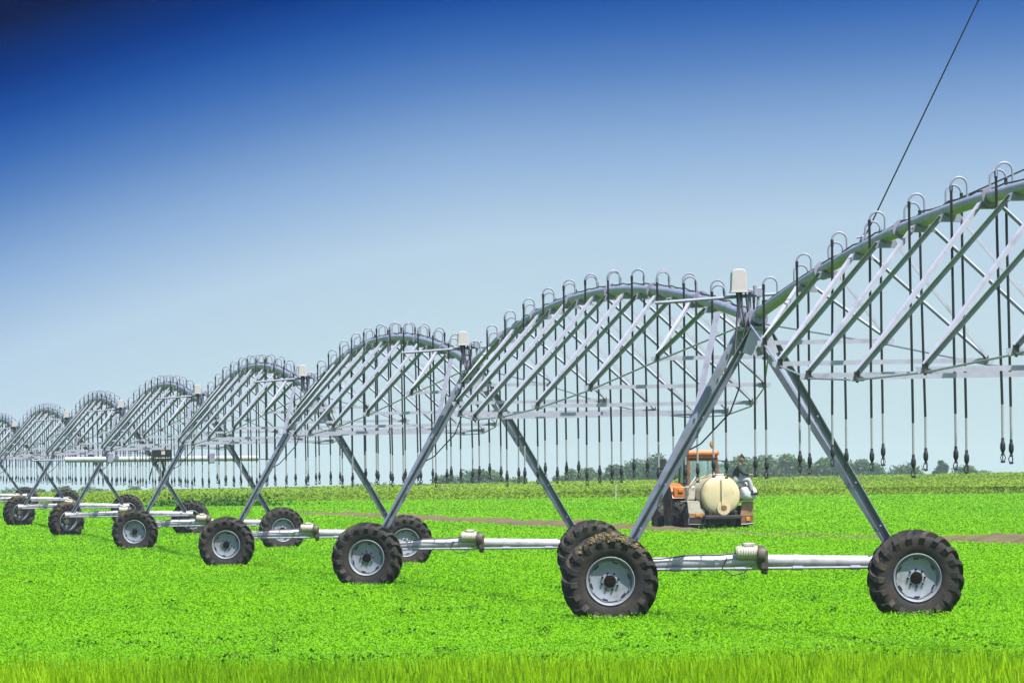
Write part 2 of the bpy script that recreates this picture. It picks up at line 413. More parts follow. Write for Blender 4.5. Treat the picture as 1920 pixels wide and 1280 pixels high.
for i, (px, py, wp) in enumerate(T):
    D = 1650 + 90 * math.sin(i * 2.3); s = F_PX / D
    pi = (1 if px == 1762 else (i * 7 + i // 3) % 5); kind, cr, tr = PROT[pi]
    if kind == 'cone' and px != 1762: pi = 2; kind, cr, tr = PROT[pi]
    base = P(px, py, D); bz = gz(base.x, base.y) - .2; H = base.z - bz
    o = empty('tree', (base.x, base.y, bz), i * 1.7); sc = H / 9.3; sw = wp * 1.5 / s / [8.5, 5.2, 6.5, 10., 8.][pi]
    o.scale = (sw, sw, sc); link('crown', cr, o); link('trunk', tr, o)
    cnt.setdefault((kind, where(px)), []).append(o)
for (kind, w), os_ in cnt.items():
    nm = ['leftmost', 'second from left', 'third from left', 'fourth from left', 'fifth from left', 'sixth from left', 'seventh from left']
    for j, o in enumerate(os_):
        tag(o, (words[kind] + ' ' + w) if len(os_) == 1 else (words[kind] + ' ' + w + ', ' + (nm[j] if len(os_) > 2 else ('left' if j == 0 else 'right') + ' one')), 'tree', 'trees on the hazy skyline')

# ================================================================== IRRIGATION MACHINE
RW = .65                                                  # wheel radius
def tyre_mesh():
    mb = MB()
    prof = [(.315, -.115), (.36, -.155), (.43, -.178), (.51, -.182), (.56, -.174), (.585, -.152), (.600, -.10), (.604, 0), (.600, .10), (.585, .152), (.56, .174), (.51, .182), (.43, .178), (.36, .155), (.315, .115)]
    mb.lathe(prof, 56, axis='y')
    return mb.mesh('tyre', M['rubber'], 50)
def lug_mesh():
    mb = MB(); N = 18
    path = [(-.02, .602), (.06, .602), (.12, .598), (.158, .585), (.18, .545), (.184, .47)]     # |y|, base radius
    for side in (-1, 1):
        for k in range(N):
            t0 = 2 * math.pi * (k + (0 if side < 0 else .5)) / N
            secs = []
            for j, (yy, rr) in enumerate(path):
                th = t0 + .36 * (yy / .18) ; hw = (.029 + .018 * (j / 5)) / rr; hh = [.060, .064, .066, .066, .06, .016][j]
                ry = 1 if j < 3 else (.6 if j == 3 else .25)
                yo = 0 if j < 3 else [.012, .040, .044][min(j - 3, 2)] * (1 if j < 5 else .1)
                for (dt, top) in ((-hw, 0), (hw, 0), (hw * .8, 1), (-hw * .8, 1)):
                    r2 = rr - .012 + (hh + .012) * top * ry; y2 = side * (yy - .004 + yo * top)
                    secs.append((r2 * math.cos(th + dt), y2, r2 * math.sin(th + dt)))
            fs = [(i * 4 + a, i * 4 + (a + 1) % 4, (i + 1) * 4 + (a + 1) % 4, (i + 1) * 4 + a) for i in range(5) for a in range(4)]
            fs += [(3, 2, 1, 0), (20, 21, 22, 23)]
            mb.add(secs, fs)
    return mb.mesh('tread', M['lug'], 30)
def rim_mesh():
    mb = MB()
    mb.lathe([(.318, -.118), (.338, -.150), (.330, -.160), (.318, -.150), (.305, -.118), (.300, -.07), (.288, -.058), (.275, -.075), (.20, -.055), (.135, -.048), (.115, -.060), (.0, -.060)], 48, axis='y')
    mb.lathe([(.318, -.118), (.31, .0), (.318, .118), (.335, .15), (.325, .158), (.30, .11), (.295, -.05)], 48, axis='y')
    for k in range(8):                                  # clamp lugs round the rim edge
        t = k * math.pi / 4 + .2
        mb.box((.285 * math.cos(t), -.075, .285 * math.sin(t)), (.016, .03, .085), Matrix.Rotation(-t, 3, 'Y'))
    n0 = len(mb.f)
    for k in range(6):                                  # dark openings near the rim edge
        t = k * math.pi / 3 + .5
        mb.box((.262 * math.cos(t), -.0755, .262 * math.sin(t)), (.022, .012, .075), Matrix.Rotation(-t, 3, 'Y'))
    me = mb.mesh('rim', M['rim'], 40); me.materials.append(M['black'])
    for p in list(me.polygons)[n0:]: p.material_index = 1
    return me
def hub_mesh():
    mb = MB()
    mb.lathe([(.086, -.055), (.084, -.075), (.07, -.082), (.03, -.084), (.0, -.084)], 20, axis='y')
    for k in range(8):
        t = k * math.pi / 4; mb.lathe([(.015, -.05), (.013, -.082), (.0, -.082)], 6, (.118 * math.cos(t), 0, .118 * math.sin(t)), 'y')
    return mb.mesh('hub', M['hubmat'], 40)
TY, LG, RM, HB = tyre_mesh(), lug_mesh(), rim_mesh(), hub_mesh()
def wheel(parent, loc, spin, flip=False, yaw=0., mud=0):
    tl = empty('wheel', loc); tl.parent = parent; tl.rotation_euler = (0, spin, yaw + (math.pi if flip else 0)); tl.rotation_mode = 'YXZ'
    link('tyre', TY, tl); link('tread', LG, tl); link('rim', RM, tl); link('hub', HB, tl)
    if mud:
        mb = MB(); r = random.Random(mud)
        for k in range(1100):
            t = math.pi / 2 + r.gauss(.0, .40); yy = r.uniform(-.185, .175); rr = .60 + r.uniform(.0, .062) * (1 - min(1, abs(t - math.pi / 2) / 1.2)) - (abs(yy) / .19) ** 4 * .06
            s = r.uniform(.012, .04); t -= spin * 0
            c = V((rr * math.cos(t), yy, rr * math.sin(t)))
            rot = Matrix.Rotation(r.uniform(0, 3), 3, 'Z') @ Matrix.Rotation(r.uniform(0, 3), 3, 'X')
            mb.bbox(c, (s * 1.3, s * 1.2, s * .55), s * .15, rot)
        m = mb.obj('caked_mud', M['mud'], tl); m['kind'] = 'stuff'; m.rotation_euler = (0, -spin, 0)
    return tl

TW = [(2931, 560, 85), (1412, 597, 133), (888, 683, 181), (583, 733, 229), (384, 761, 278), (237, 783, 327), (134, 799, 376), (35, 814, 436), (-32, 824, 492), (-88, 832, 552)]
J = [P(x, y, d) for x, y, d in TW]
J[0] = V((J[1].x + 5.15, J[1].y - 51.6, 4.38))
ordinal = ['', 'first', 'second', 'third', 'fourth', 'fifth', 'sixth', 'seventh', 'eighth', 'ninth']
near = ['', 'nearest', 'second nearest', 'third nearest', 'fourth nearest', 'fifth nearest', 'sixth nearest', 'seventh nearest', 'eighth nearest', 'ninth nearest']

# ---- shared sprinkler parts
mb = MB(); rr = .095; pts = [(0, 0, 0), (0, 0, .15)] + [(rr - rr * math.cos(t), 0, .15 + rr * math.sin(t)) for t in np.linspace(0, math.pi, 11)[1:]] + [(2 * rr, 0, .09)]
mb.tube(pts, .0135, 8); mb.tube([(0, 0, -.01), (0, 0, .03)], .021, 8); GOOSE = mb.mesh('gooseneck', M['steel'])
GOOSE_DX, GOOSE_Z = 2 * rr, .10
mb = MB(); mb.tube([(0, 0, .03), (0, 0, -.40)], .0145, 8); TUBE = mb.mesh('drop_tube', M['tube'])
mb = MB()
mb.lathe([(.0, .02), (.019, .02), (.02, -.02), (.026, -.03), (.032, -.055), (.033, -.10), (.026, -.125), (.018, -.135), (.018, -.155), (.024, -.16), (.024, -.175), (.0, -.175)], 10)
for k in range(3):
    a = k * 2.094; mb.tube([(.02 * math.cos(a), .02 * math.sin(a), -.17), (.034 * math.cos(a), .034 * math.sin(a), -.2), (.02 * math.cos(a), .02 * math.sin(a), -.238)], .006, 4)
mb.lathe([(.0, -.228), (.028, -.236), (.03, -.25), (.014, -.258), (.0, -.258)], 10)
HEAD = mb.mesh('sprinkler_head', M['black'])

NODES = 8
ZN = [3.75, 3.39, 3.16, 3.06, 3.06, 3.16, 3.39, 3.75]
WN = [.80, 1.30, 1.66, 1.82, 1.82, 1.66, 1.30, .80]
def make_span(i):
    """span i runs from joint i (near) to joint i+1 (far)"""
    A, B = J[i].copy(), J[i + 1].copy()
    hd = V((B.x - A.x, B.y - A.y, 0)); L = hd.length; hd.normalize()
    rz = math.atan2(-hd.x, hd.y); gl = gz((A.x + B.x) / 2, (A.y + B.y) / 2)
    root = empty('irrigation_span', (A.x, A.y, A.z), rz)
    lab = {0: 'nearest pipe span, rising from the first tower and cut by the right edge',
           1: 'large arched pipe span between the first and second towers',
           2: 'arched pipe span between the second and third towers',
           3: 'arched pipe span between the third and fourth towers',
           4: 'arched pipe span between the fourth and fifth towers',
           5: 'small distant arched pipe span between the fifth and sixth towers',
           6: 'small distant arched pipe span between the sixth and seventh towers',
           7: 'farthest arched pipe span, half hidden at the left edge of the photo'}[i]
    tag(root, lab, 'irrigation span', 'pipe spans of the irrigation machine')
    dz = B.z - A.z; rise = {0: .95, 1: .82}.get(i, .84)
    SF = 0
    def pz(y):
        t = y / L; return dz * t + rise * 4 * t * (1 - t)
    up = lambda y: V((0, -(pz(y + .1) - pz(y - .1)) / .2, 1)).normalized()
    # pipe
    ys_ = np.linspace(.25, L - .25, 40)
    mb = MB(); mb.tube([(0, y, pz(y)) for y in ys_], .078, 16)
    for k in range(1, 7):                                # flanges
        y = L * k / 7; t = V((0, .1, pz(y + .05) - pz(y - .05))).normalized()
        mb.tube([V((0, y, pz(y))) - t * .02, V((0, y, pz(y))) + t * .02], .122, 16)
    mb.obj('pipe', M['pipe'], root)
    # control cable lying along the pipe, sagging between clips
    mb = MB(); c = []
    for k in range(73):
        y = .5 + (L - 1) * k / 72; c.append((.02 * math.sin(k * 1.9), y, pz(y) + .082 + (.006 + .018 * (k % 3 == 1))))
    mb.tube(c, .011, 5); mb.obj('control_cable', M['hose'], root)
    # truss
    m_ = 6.8 if i == 0 else 6.3; yn = [m_ + (L - 2 * m_) * k / (NODES - 1) for k in range(NODES)]
    nz = [(ZN[k] - 4.22) + dz * yn[k] / L for k in range(NODES)]
    lat = .10
    for k in range(NODES):
        pl, pr = V((-WN[k] + lat, yn[k], nz[k])), V((WN[k] + lat, yn[k], nz[k] + .018 * WN[k]))
        mb = MB(); mb.angle(pl + V((-.1, 0, .02)), pr + V((.1, 0, .02)), 0.058, .008, -1)
        mb.box((pl.x, pl.y, pl.z - .02), (.16, .05, .03)); mb.box((pr.x, pr.y, pr.z - .02), (.16, .05, .03))
        mb.obj('cross_bar', M['brace'], root)
        for sd, p in ((-1, pl), (1, pr)):
            mb = MB(); mb.tube([p + V((0, 0, -.05)), p + V((sd * -.03, 0, .10))], .018, 6); mb.box(p + V((0, 0, .03)), (.05, .12, .09)); mb.obj('node_joint', M['iron'], root)
            for e in (-1, 1):
                y = yn[k] + e * 1.15; top = V((sd * .11, y, pz(y) - .075))
                mb = MB(); mb.angle(p + V((0, e * .05, .06)), top, 0.049, .007, -e); mb.obj('truss_brace', M['brace'], root)
    for k in range(NODES):                               # saddle plates under the pipe
        for e in (-1, 1):
            y = yn[k] + e * 1.15; z = pz(y)
            mb = MB(); mb.prism([(-.15, z - .14), (.15, z - .14), (.10, z - .045), (.04, z - .07), (-.04, z - .07), (-.10, z - .045)], y - .10, y + .10)
            mb.obj('saddle_plate', M['pipe'], root, smooth=0)
    for sd in (-1, 1):                                   # tie rods chain the nodes
        pts = [V((sd * .10, .45, pz(.45) - .12))] + [V((sd * WN[k] + lat, yn[k], nz[k] - .02)) for k in range(NODES)] + [V((sd * .10, L - .45, pz(L - .45) - .12))]
        mb = MB()
        for a, b in zip(pts[:-1], pts[1:]): mb.tube([a, b], .0125, 6)
        mb.obj('tie_rod', M['steel'], root)
    # drops
    ND = 28 if i == 0 else 24
    for k in range(ND):
        y = L - 2.7 - 1.76 * (ND - 1 - k) if i == 0 else 1.6 + (L - 3.2) * k / (ND - 1); sd = -1 if k % 2 else 1
        o = link('gooseneck', GOOSE, root, (0, y, pz(y) + .07), (0, random.uniform(-.04, .04), (0 if sd > 0 else math.pi) + random.uniform(-.15, .15)))
        wx, wy = A.x + hd.x * y, A.y + hd.y * y
        bot = ((2.06 if i == 0 else 1.97) + .05 * math.sin(k * .9 + i) + random.uniform(-.04, .04) + .5 * max(0, gz(wx, wy) - .1)) - A.z
        zt = pz(y) + .07 + .13; zb = bot + .27 + .40
        ln = max(.4, zt - zb); sx = sd * GOOSE_DX
        lean = random.gauss(.006, .007)
        hp = [(0, 0, 0), (lean * .1 * ln, 0, -ln * .25), (lean * .5 * ln, random.uniform(-.02, .02), -ln * .6), (lean * ln, 0, -ln)]
        mb = MB(); mb.tube(hp, .0165, 7); mb.tube([(0, 0, .02), (0, 0, -.06)], .021, 7)
        hs = mb.obj('drop_hose', M['hose'], root, (sx, y, zt))
        link('drop_tube', TUBE, hs, (lean * ln, 0, -ln)); link('sprinkler_head', HEAD, hs, (lean * ln, 0, -ln - .40), (0, 0, random.uniform(0, 6))).scale = (.95, .95, 1.02)
    return root

def make_tower(i):
    A = J[i]
    d = V((0, 0, 0))
    for a, b in ((i - 1, i), (i, i + 1)):
        if 0 <= a and b < len(J): d += V((J[b].x - J[a].x, J[b].y - J[a].y, 0)).normalized()
    d.normalize(); rz = math.atan2(-d.x, d.y); rt = V((d.y, -d.x, 0))
    g0 = gz(A.x, A.y); hj = A.z - g0; root = empty('tower', (A.x, A.y, g0), rz)
    desc = {1: 'nearest two-wheeled steel tower, its left wheel capped with dry mud, at right of the photo',
            2: 'second nearest wheeled tower, its left wheel left of the photo centre',
            3: 'third nearest wheeled tower with its motor left of the second tower wheel',
            4: 'fourth nearest wheeled tower, the last with grey wheel discs facing the viewer',
            5: 'fifth nearest wheeled tower carrying the horizontal boom, wheels behind its beam',
            6: 'sixth nearest wheeled tower, muddy left wheel close to the left edge of the photo',
            7: 'seventh nearest wheeled tower, only its right wheel inside the photo',
            8: 'farthest wheeled tower, small right wheel showing at the left edge'}[i]
    tag(root, desc, 'irrigation tower', 'wheeled towers of the irrigation machine')
    fl = i >= 5; s = 1 if fl else -1
    xl, xr = -2.06, 2.17
    wz = {}
    for x in (xl, xr):
        p = A + rt * x; wz[x] = gz(p.x, p.y) - g0 + RW - .02
    yw = s * .36
    wheel(root, (xl, yw, wz[xl]), .3 + i, fl, {1: -.05, 2: -.20, 3: -.17, 4: -.22, 5: .5, 6: .42}.get(i, 0), 5 if i == 1 else (9 if i in (5, 6) else 0))
    wheel(root, (xr, yw, wz[xr]), 1.1 + i * 2, fl, {1: .04, 2: .10, 3: .1, 4: .16}.get(i, 0), 0)
    zb = .84
    # base beam with the drive line
    mb = MB(); mb.tube([(xl - .05, 0, wz[xl] - RW + zb + .02), (-.1, 0, zb + .05), (xr + .05, 0, wz[xr] - RW + zb + .02)], .088, 14)
    for x in (xl + .35, -.55, .55, xr - .35): mb.tube([(x - .03, 0, zb + .035), (x + .03, 0, zb + .035)], .096, 14)
    mb.obj('base_beam', M['beam'], root)
    mb = MB(); mb.tube([(xl + .1, -.10, zb - .06), (xr - .1, -.10, zb - .06)], .02, 8)
    for x in (-1.2, -.3, .5, 1.3): mb.tube([(x, -.10, zb - .06), (x + .14, -.10, zb - .06)], .032, 8)
    mb.obj('drive_shaft', M['steel'], root)
    for x in (xl, xr):
        mb = MB(); z = wz[x]; mb.bbox((x, s * .12, z + .02), (.24, .22, .30), .04); mb.lathe([(.0, -.26), (.09, -.26), (.10, -.1), (.07, .12), (.05, .22), (0, .22)] if s > 0 else [(.0, .26), (.09, .26), (.10, .1), (.07, -.12), (.05, -.22), (0, -.22)], 14, (x, s * .12, z), 'y')
        mb.bbox((x + (.05 if x < 0 else -.05), 0, z + .13), (.34, .24, .03), .008); mb.obj('wheel_gearbox', M['iron'], root)
    # motor
    mx = -.06
    mb = MB(); mb.lathe([(0, -.20), (.07, -.20), (.092, -.17), (.095, .10), (.085, .13), (0, .13)], 16, (mx - .03, -.10, zb + .16), 'x'); mb.bbox((mx - .05, -.10, zb + .265), (.17, .12, .06), .015)
    for k in range(7): mb.lathe([(.095, -.006), (.104, -.004), (.104, .004), (.095, .006)], 16, (mx - .16 + k * .035, -.10, zb + .16), 'x')
    mo = mb.obj('drive_motor', M['cream'], root)
    mb = MB(); mb.bbox((mx + .15, -.09, zb + .06), (.12, .26, .30), .03); mb.lathe([(0, -.05), (.13, -.05), (.14, 0), (.13, .05), (0, .05)], 14, (mx + .12, -.12, zb + .12), 'x'); mb.bbox((mx + .17, -.09, zb - .08), (.09, .18, .12), .02)
    mb.obj('gearbox_housing', M['iron'], mo)
    mb = MB(); mb.tube([(mx - .2, -.12, zb + .16), (mx - .45, -.13, zb + .13), (mx - .9, -.11, zb + .13), (mx - 1.3, -.10, zb + .08), (xl + .35, -.1, zb + .1)], .012, 6)
    mb.tube([(mx - .35, -.10, zb + .09), (mx - .42, -.12, zb - .06), (mx - .28, -.12, zb - .15), (mx - .12, -.12, zb - .12), (mx, -.1, zb - .02)], .009, 6); mb.obj('motor_cable', M['hose'], root)
    # legs: two steel angles on each side
    for x in (xl, xr):
        sg = -1 if x < 0 else 1
        for e in (-1, 1):
            mb = MB(); mb.angle((x - sg * .20, e * .07, zb + .07), (sg * .10, e * .80, hj - .16), 0.088, .011, sg * e, up=(sg * .2, -e * .2, 1))
            for t in (.14, .33, .62, .9):
                p = V((x - sg * .2, e * .07, zb + .07)).lerp(V((sg * .10, e * .80, hj - .16)), t); mb.tube([p + V((0, -.03, .0)), p + V((0, -.075, .0))], .016, 6)
            mb.obj('leg', M['leg'], root)
    for e in (-1, 1):                                    # gusset plates at the crown
        mb = MB(); mb.prism([(-.12, hj - .12), (.12, hj - .12), (.25, hj - .48), (.12, hj - .52), (.04, hj - .40), (-.04, hj - .40), (-.12, hj - .52), (-.25, hj - .48)], e * .80 - .012, e * .80 + .012)
        mb.obj('gusset_plate', M['brace'], root, smooth=0)
    mb = MB(); mb.tube([(0, -.95, hj + .0), (0, -.4, hj - .02), (0, .4, hj - .02), (0, .95, hj + .0)], [.09, .10, .10, .09], 14)
    for y in (-.62, -.2, .2, .62): mb.tube([(0, y - .025, hj - .01), (0, y + .025, hj - .01)], .135, 14)
    mb.bbox((0, 0, hj - .14), (.24, 1.7, .05), .01); mb.obj('pipe_coupling', M['pipe'], root)
    # lean brace beyond the joint
    mb = MB(); mb.angle((-.62, 1.6, hj - 1.30), (-.26, 2.0, hj + .12), .10, .01, 1); mb.obj('swing_arm', M['brace'], root)
    # control box on its mast
    mb = MB(); mb.tube([(-.2, -.05, hj), (-.2, -.05, hj + .36)], .022, 8); mb.tube([(-.05, -.05, hj), (-.05, -.05, hj + .40)], .022, 8)
    mb.tube([(-.05, .1, hj), (-.05, .1, hj + .34)], .018, 8); mb.obj('mast', M['steel'], root)
    mb = MB(); w, h = (.20, .31) if i == 1 else (.175, .25); pl = [(-w / 2 - .012, 0), (w / 2 + .012, 0), (w / 2, h - .05), (w / 2 - .02, h - .015), (w / 2 - .05, h), (-w / 2 + .05, h), (-w / 2 + .02, h - .015), (-w / 2, h - .05)]
    mb.prism([(x - .21, z + hj + .37) for x, z in pl], -.22, -.02); mb.box((-.21, -.12, hj + .365), (.25, .24, .02)); cb = mb.obj('control_box', M['white'], root, smooth=0)
    bv = cb.modifiers.new('edge', 'BEVEL'); bv.width = .012; bv.segments = 2
    mb = MB(); mb.tube([(-1.36, -.05, hj + .225), (-.1, -.05, hj + .31), (.48, -.05, hj + .345)], .024, 8); mb.obj('cross_tube', M['steel'], root)
    mb = MB(); mb.bbox((.07, -.1, hj + .36), (.09, .08, .13), .01); mb.bbox((-.02, -.1, hj + .38), (.13, .07, .05), .01); mb.tube([(.05, -.1, hj + .05), (.07, -.1, hj + .42)], .02, 8); mb.tube([(.0, -.1, hj + .40), (.15, -.1, hj + .43)], .02, 8)
    mb.tube([(.02, -.12, hj + .32), (.02, -.12, hj + .45)], .03, 8); mb.obj('valve', M['steel'], root)
    mb = MB(); mb.bbox((.155, -.14, hj + .20), (.09, .07, .11), .01); mb.obj('switch_box', M['black'], root)
    mb = MB(); r = random.Random(3 + i)
    mb.tube([(-.24, -.14, hj + .37), (-.23, -.17, hj + .15), (-.26, -.22, hj - .15), (-.32, -.5, hj - .55)], .014, 6)
    mb.tube([(-.18, -.14, hj + .37), (-.17, -.2, hj + .1), (-.13, -.25, hj - .1), (-.2, -.35, hj - .33), (-.3, -.5, hj - .6)], .016, 6)
    mb.tube([(-.12, -.14, hj + .37), (-.09, -.2, hj + .05), (-.04, -.22, hj - .18), (-.12, -.3, hj - .36), (-.22, -.3, hj - .3)], .013, 6)
    mb.tube([(.05, -.15, hj + .1), (-.06, -.22, hj + .0), (-.12, -.25, hj - .2), (-.05, -.25, hj - .33), (.04, -.22, hj - .2)], .012, 6)
    mb.tube([(.14, -.16, hj + .15), (.08, -.2, hj), (.0, -.25, hj - .16), (-.02, -.3, hj - .3)], .016, 6)
    mb.tube([(-.24, -.2, hj - .4), (-.28, -.7, hj - .95), (-.42, -.75, hj - 1.3), (-.8, -.5, hj - 1.72), (-.95, -.45, hj - 1.8)], .011, 6)
    mb.obj('cable_bundle', M['hose'], root)
    return root

SPAN0 = None
for i in range(8): make_span(i)
def on_pipe(t, lift=.08):
    A, B = J[0], J[1]; p = A.lerp(B, t); p.z += .95 * 4 * t * (1 - t) + lift; return p
for i in range(1, 9): make_tower(i)

# ---- horizontal boom with its black panel, clamped to the legs of the fifth tower
a, b = P(98, 862, 323.), P(520, 859, 323.); c = (a + b) / 2
root = empty('boom', (a.x, a.y, a.z - .2)); tag(root, 'long pale horizontal boom pipe with a black panel, across the fifth tower', 'boom')
bp = lambda x, y=860: P(x, y, 323.) - root.location
mb = MB(); mb.tube([bp(122, 861.5), bp(485, 858.5)], .095, 14); mb.obj('boom_pipe', M['beam'], root)
mb = MB(); mb.tube([bp(60, 863), bp(130, 862)], .03, 8); mb.tube([bp(480, 859.5), bp(522, 860)], .03, 8)
for x in (207, 397): mb.bbox(bp(x, 858), (.22, .3, .36), .03)
mb.obj('clamp', M['steel'], root)
mb = MB(); o = bp(304.5, 853); mb.prism([(o.x - .33, o.z - .17), (o.x + .33, o.z - .17), (o.x + .30, o.z + .19), (o.x - .30, o.z + .19)], o.y - .32, o.y - .12); pb = mb.obj('control_panel', M['black'], root, smooth=0)
mb = MB(); mb.box((o.x + .03, o.y - .324, o.z + .10), (.17, .006, .16)); mb.box((o.x, o.y - .324, o.z - .09), (.52, .006, .035)); mb.obj('panel_label', M['label'], pb)
mb = MB(); mb.box((o.x + .03, o.y - .330, o.z + .165), (.14, .006, .045)); mb.obj('red_sticker', M['red'], pb)
mb = MB(); mb.tube([o + V((.0, -.15, -.17)), o + V((.05, -.15, -.5)), o + V((-.12, -.15, -.85))], .04, 7); mb.tube([o + V((-.1, -.15, -.17)), o + V((-.3, -.15, -.3)), o + V((-.42, -.1, -.7))], .025, 7); mb.tube([o + V((.08, -.15, -.17)), o + V((.1, -.15, -.45)), o + V((-.02, -.15, -.8))], .02, 7); mb.obj('hanging_cable', M['hose'], pb)

# ---- thin cables going up from the nearest span
a = on_pipe(1 - 11.3 / 51.86, .10); b = P(1835, 0, (a - EYE).dot(FW) - .5); e = b + (b - a) * .22
mb = MB(); mb.tube([V((0, 0, 0)), (b - a), (e - a)], .0095, 6); mb.obj('clamp_end', M['steel'], None) if False else None
root = empty('stay_cable', a); tag(root, 'thin steel cable rising steeply from the nearest pipe span into the sky', 'cable')
mb.obj('strand', M['hose'], root)
mb = MB(); mb.bbox((-.01, 0, .0), (.05, .08, .12), .015); mb.tube([(-.05, 0, -.03), (.03, 0, .12)], .013, 6); mb.tube([(-.09, 0, .03), (.06, 0, .05)], .014, 6); mb.obj('clamp', M['steel'], root)
a = on_pipe(1 - 18.2 / 51.86, .08); b = P(1925, 316, (a - EYE).dot(FW) - 2.5); e = b + (b - a) * 3
root = empty('guide_cable', a); tag(root, 'thin low-angled wire leaving the top of the nearest pipe span at the right edge', 'cable')
mb = MB(); mb.tube([V((0, 0, 0)), b - a, e - a], .0095, 6); mb.obj('strand', M['hose'], root)
mb = MB(); mb.bbox((0, 0, -.03), (.05, .06, .06), .01); mb.obj('clamp', M['iron'], root)

# ================================================================== TRACTOR, SPRAYER, PERSON
g0 = hit(1355, 998, 0.0); g0 = V((g0.x, g0.y, gz(g0.x, g0.y))); YAW = R(14)
SC = g0.y / 315.0                                          # keep the apparent size
def at(x, y, z): return g0 + Matrix.Rotation(YAW, 3, 'Z') @ V((x, y, 0)) + V((0, 0, z))

def ag_wheel(parent, loc, r, w, name='wheel', lugs=16, rimc='cream'):
    e = empty(name, loc); e.parent = parent
    mb = MB(); k = r / .65; mb.lathe([(r * .48, -w * .4), (r * .7, -w * .5), (r * .9, -w * .48), (r * .955, -w * .36), (r * .965, 0), (r * .955, w * .36), (r * .9, w * .48), (r * .7, w * .5), (r * .48, w * .4)], 32, axis='x')
    for j in range(lugs):
        for sd in (-1, 1):
            t = 2 * math.pi * (j + .25 * sd) / lugs
            rot = Matrix.Rotation(t, 3, 'X') @ Matrix.Rotation(sd * .7, 3, 'Z')
            mb.box(Matrix.Rotation(t, 3, 'X') @ V((sd * w * .25, 0, r * .965)), (w * .55, .045 * k, .07 * k), Matrix.Rotation(t, 3, 'X') @ Matrix.Rotation(sd * .6, 3, 'Z'))
    mb.obj('tyre', M['lug'], e)
    mb = MB(); mb.lathe([(r * .5, -w * .4), (r * .46, -w * .42), (r * .42, -w * .2), (r * .15, -w * .12), (r * .12, -w * .3), (0, -w * .3)], 24, axis='x'); mb.lathe([(r * .5, w * .4), (r * .46, w * .42), (r * .42, w * .2), (r * .15, w * .12), (r * .12, w * .3), (0, w * .3)], 24, axis='x'); mb.obj('rim', M[rimc], e)
    return e

tr = empty('tractor', at(-.03, 3.0, 0), YAW); tr.scale = (1.05, 1, 1.085); tag(tr, 'orange tractor with a glazed cab and amber beacon, driving away beyond the first tower', 'tractor')
for x in (-.82, .82): ag_wheel(tr, (x, 0, .74), .76, .42, rimc='rust')
for x in (-.80, .80): ag_wheel(tr, (x, 2.25, .48), .50, .26, rimc='rust', lugs=14)
mb = MB(); mb.bbox((0, .3, .75), (.5, 1.5, .5), .08); mb.bbox((0, 1.9, .75), (.42, 1.6, .35), .05); mb.tube([(-.8, 0, .74), (.8, 0, .74)], .11, 10); mb.tube([(-.75, 2.25, .48), (.75, 2.25, .48)], .07, 10); mb.bbox((0, -.45, .55), (.2, .6, .1), .02); mb.obj('chassis', M['dark'], tr)
mb = MB(); mb.bbox((0, 1.75, 1.18), (.66, 1.9, .62), .09); mb.bbox((0, 2.72, 1.1), (.6, .06, .6), .02); hd = mb.obj('hood', M['orange'], tr)
mb = MB(); mb.tube([(.2, 1.4, 1.4), (.2, 1.4, 2.3)], .04, 8); mb.obj('exhaust', M['rust'], hd)
for x in (-.82, .82):
    mb = MB(); n = 9; pr = []
    for k in range(n):
        t = R(15) + (math.pi - R(40)) * k / (n - 1); pr.append((math.cos(t), math.sin(t)))
    vs = []
    for c, s_ in pr:
        for rr_ in (.80, .84):
            for xx in (x - .25, x + .25): vs.append((xx, c * rr_, .74 + s_ * rr_))
    fs = []
    for k in range(n - 1):
        o = k * 4; fs += [(o, o + 1, o + 5, o + 4), (o + 2, o + 6, o + 7, o + 3), (o, o + 4, o + 6, o + 2), (o + 1, o + 3, o + 7, o + 5)]
    fs += [(0, 2, 3, 1), (4 * n - 4, 4 * n - 3, 4 * n - 1, 4 * n - 2)]
    mb.add(vs, fs); mb.bbox((x * 1.0, -.72, 1.28), (.44, .10, .34), .03); fd = mb.obj('fender', M['orange'], tr, smooth=40)
    mb = MB(); mb.bbox((x * .98, -.79, 1.33), (.16, .05, .12), .015); mb.obj('tail_lamp', M['amber'], fd)
cab = MB(); W, Dp = .50, .62
for x in (-W, W):
    cab.tube([(x * 1.02, -Dp, 1.25), (x * .93, -Dp + .08, 2.36)], .065, 6); cab.tube([(x, Dp, 1.3), (x * .93, Dp - .1, 2.36)], .04, 6); cab.tube([(x, 0, 1.2), (x * .93, 0, 2.36)], .035, 6)
cab.bbox((0, -Dp, 1.25), (1.08, .07, .3), .02); cab.bbox((-W, 0, 1.15), (.06, 1.2, .4), .02); cab.bbox((W, 0, 1.15), (.06, 1.2, .4), .02); cab.tube([(-W, -Dp + .08, 2.3), (W, -Dp + .08, 2.3)], .05, 6)
cabo = cab.obj('cab', M['rust'], tr)
mb = MB(); mb.bbox((0, 0, 2.50), (1.10, 1.42, .20), .07); mb.bbox((0, 0, 2.37), (1.02, 1.3, .06), .02); mb.obj('roof', M['orange'], cabo)
mb = MB(); mb.box((0, -Dp + .03, 1.85), (.94, .008, .86)); mb.box((-W * .97, .02, 1.85), (.008, 1.1, .86)); mb.box((W * .97, .02, 1.85), (.008, 1.1, .86)); mb.box((0, Dp - .04, 1.85), (.94, .008, .86)); mb.obj('window', M['glass'], cabo, smooth=0)
mb = MB(); mb.lathe([(0, 2.66), (.035, 2.66), (.035, 2.70), (.0, 2.70)], 8, (.34, -.5, 0)); bc0 = mb.obj('beacon_base', M['dark'], cabo)
mb = MB(); mb.lathe([(.06, 2.70), (.072, 2.74), (.068, 2.84), (.045, 2.885), (0, 2.89)], 14, (.34, -.5, 0)); mb.obj('beacon', M['amber'], bc0)
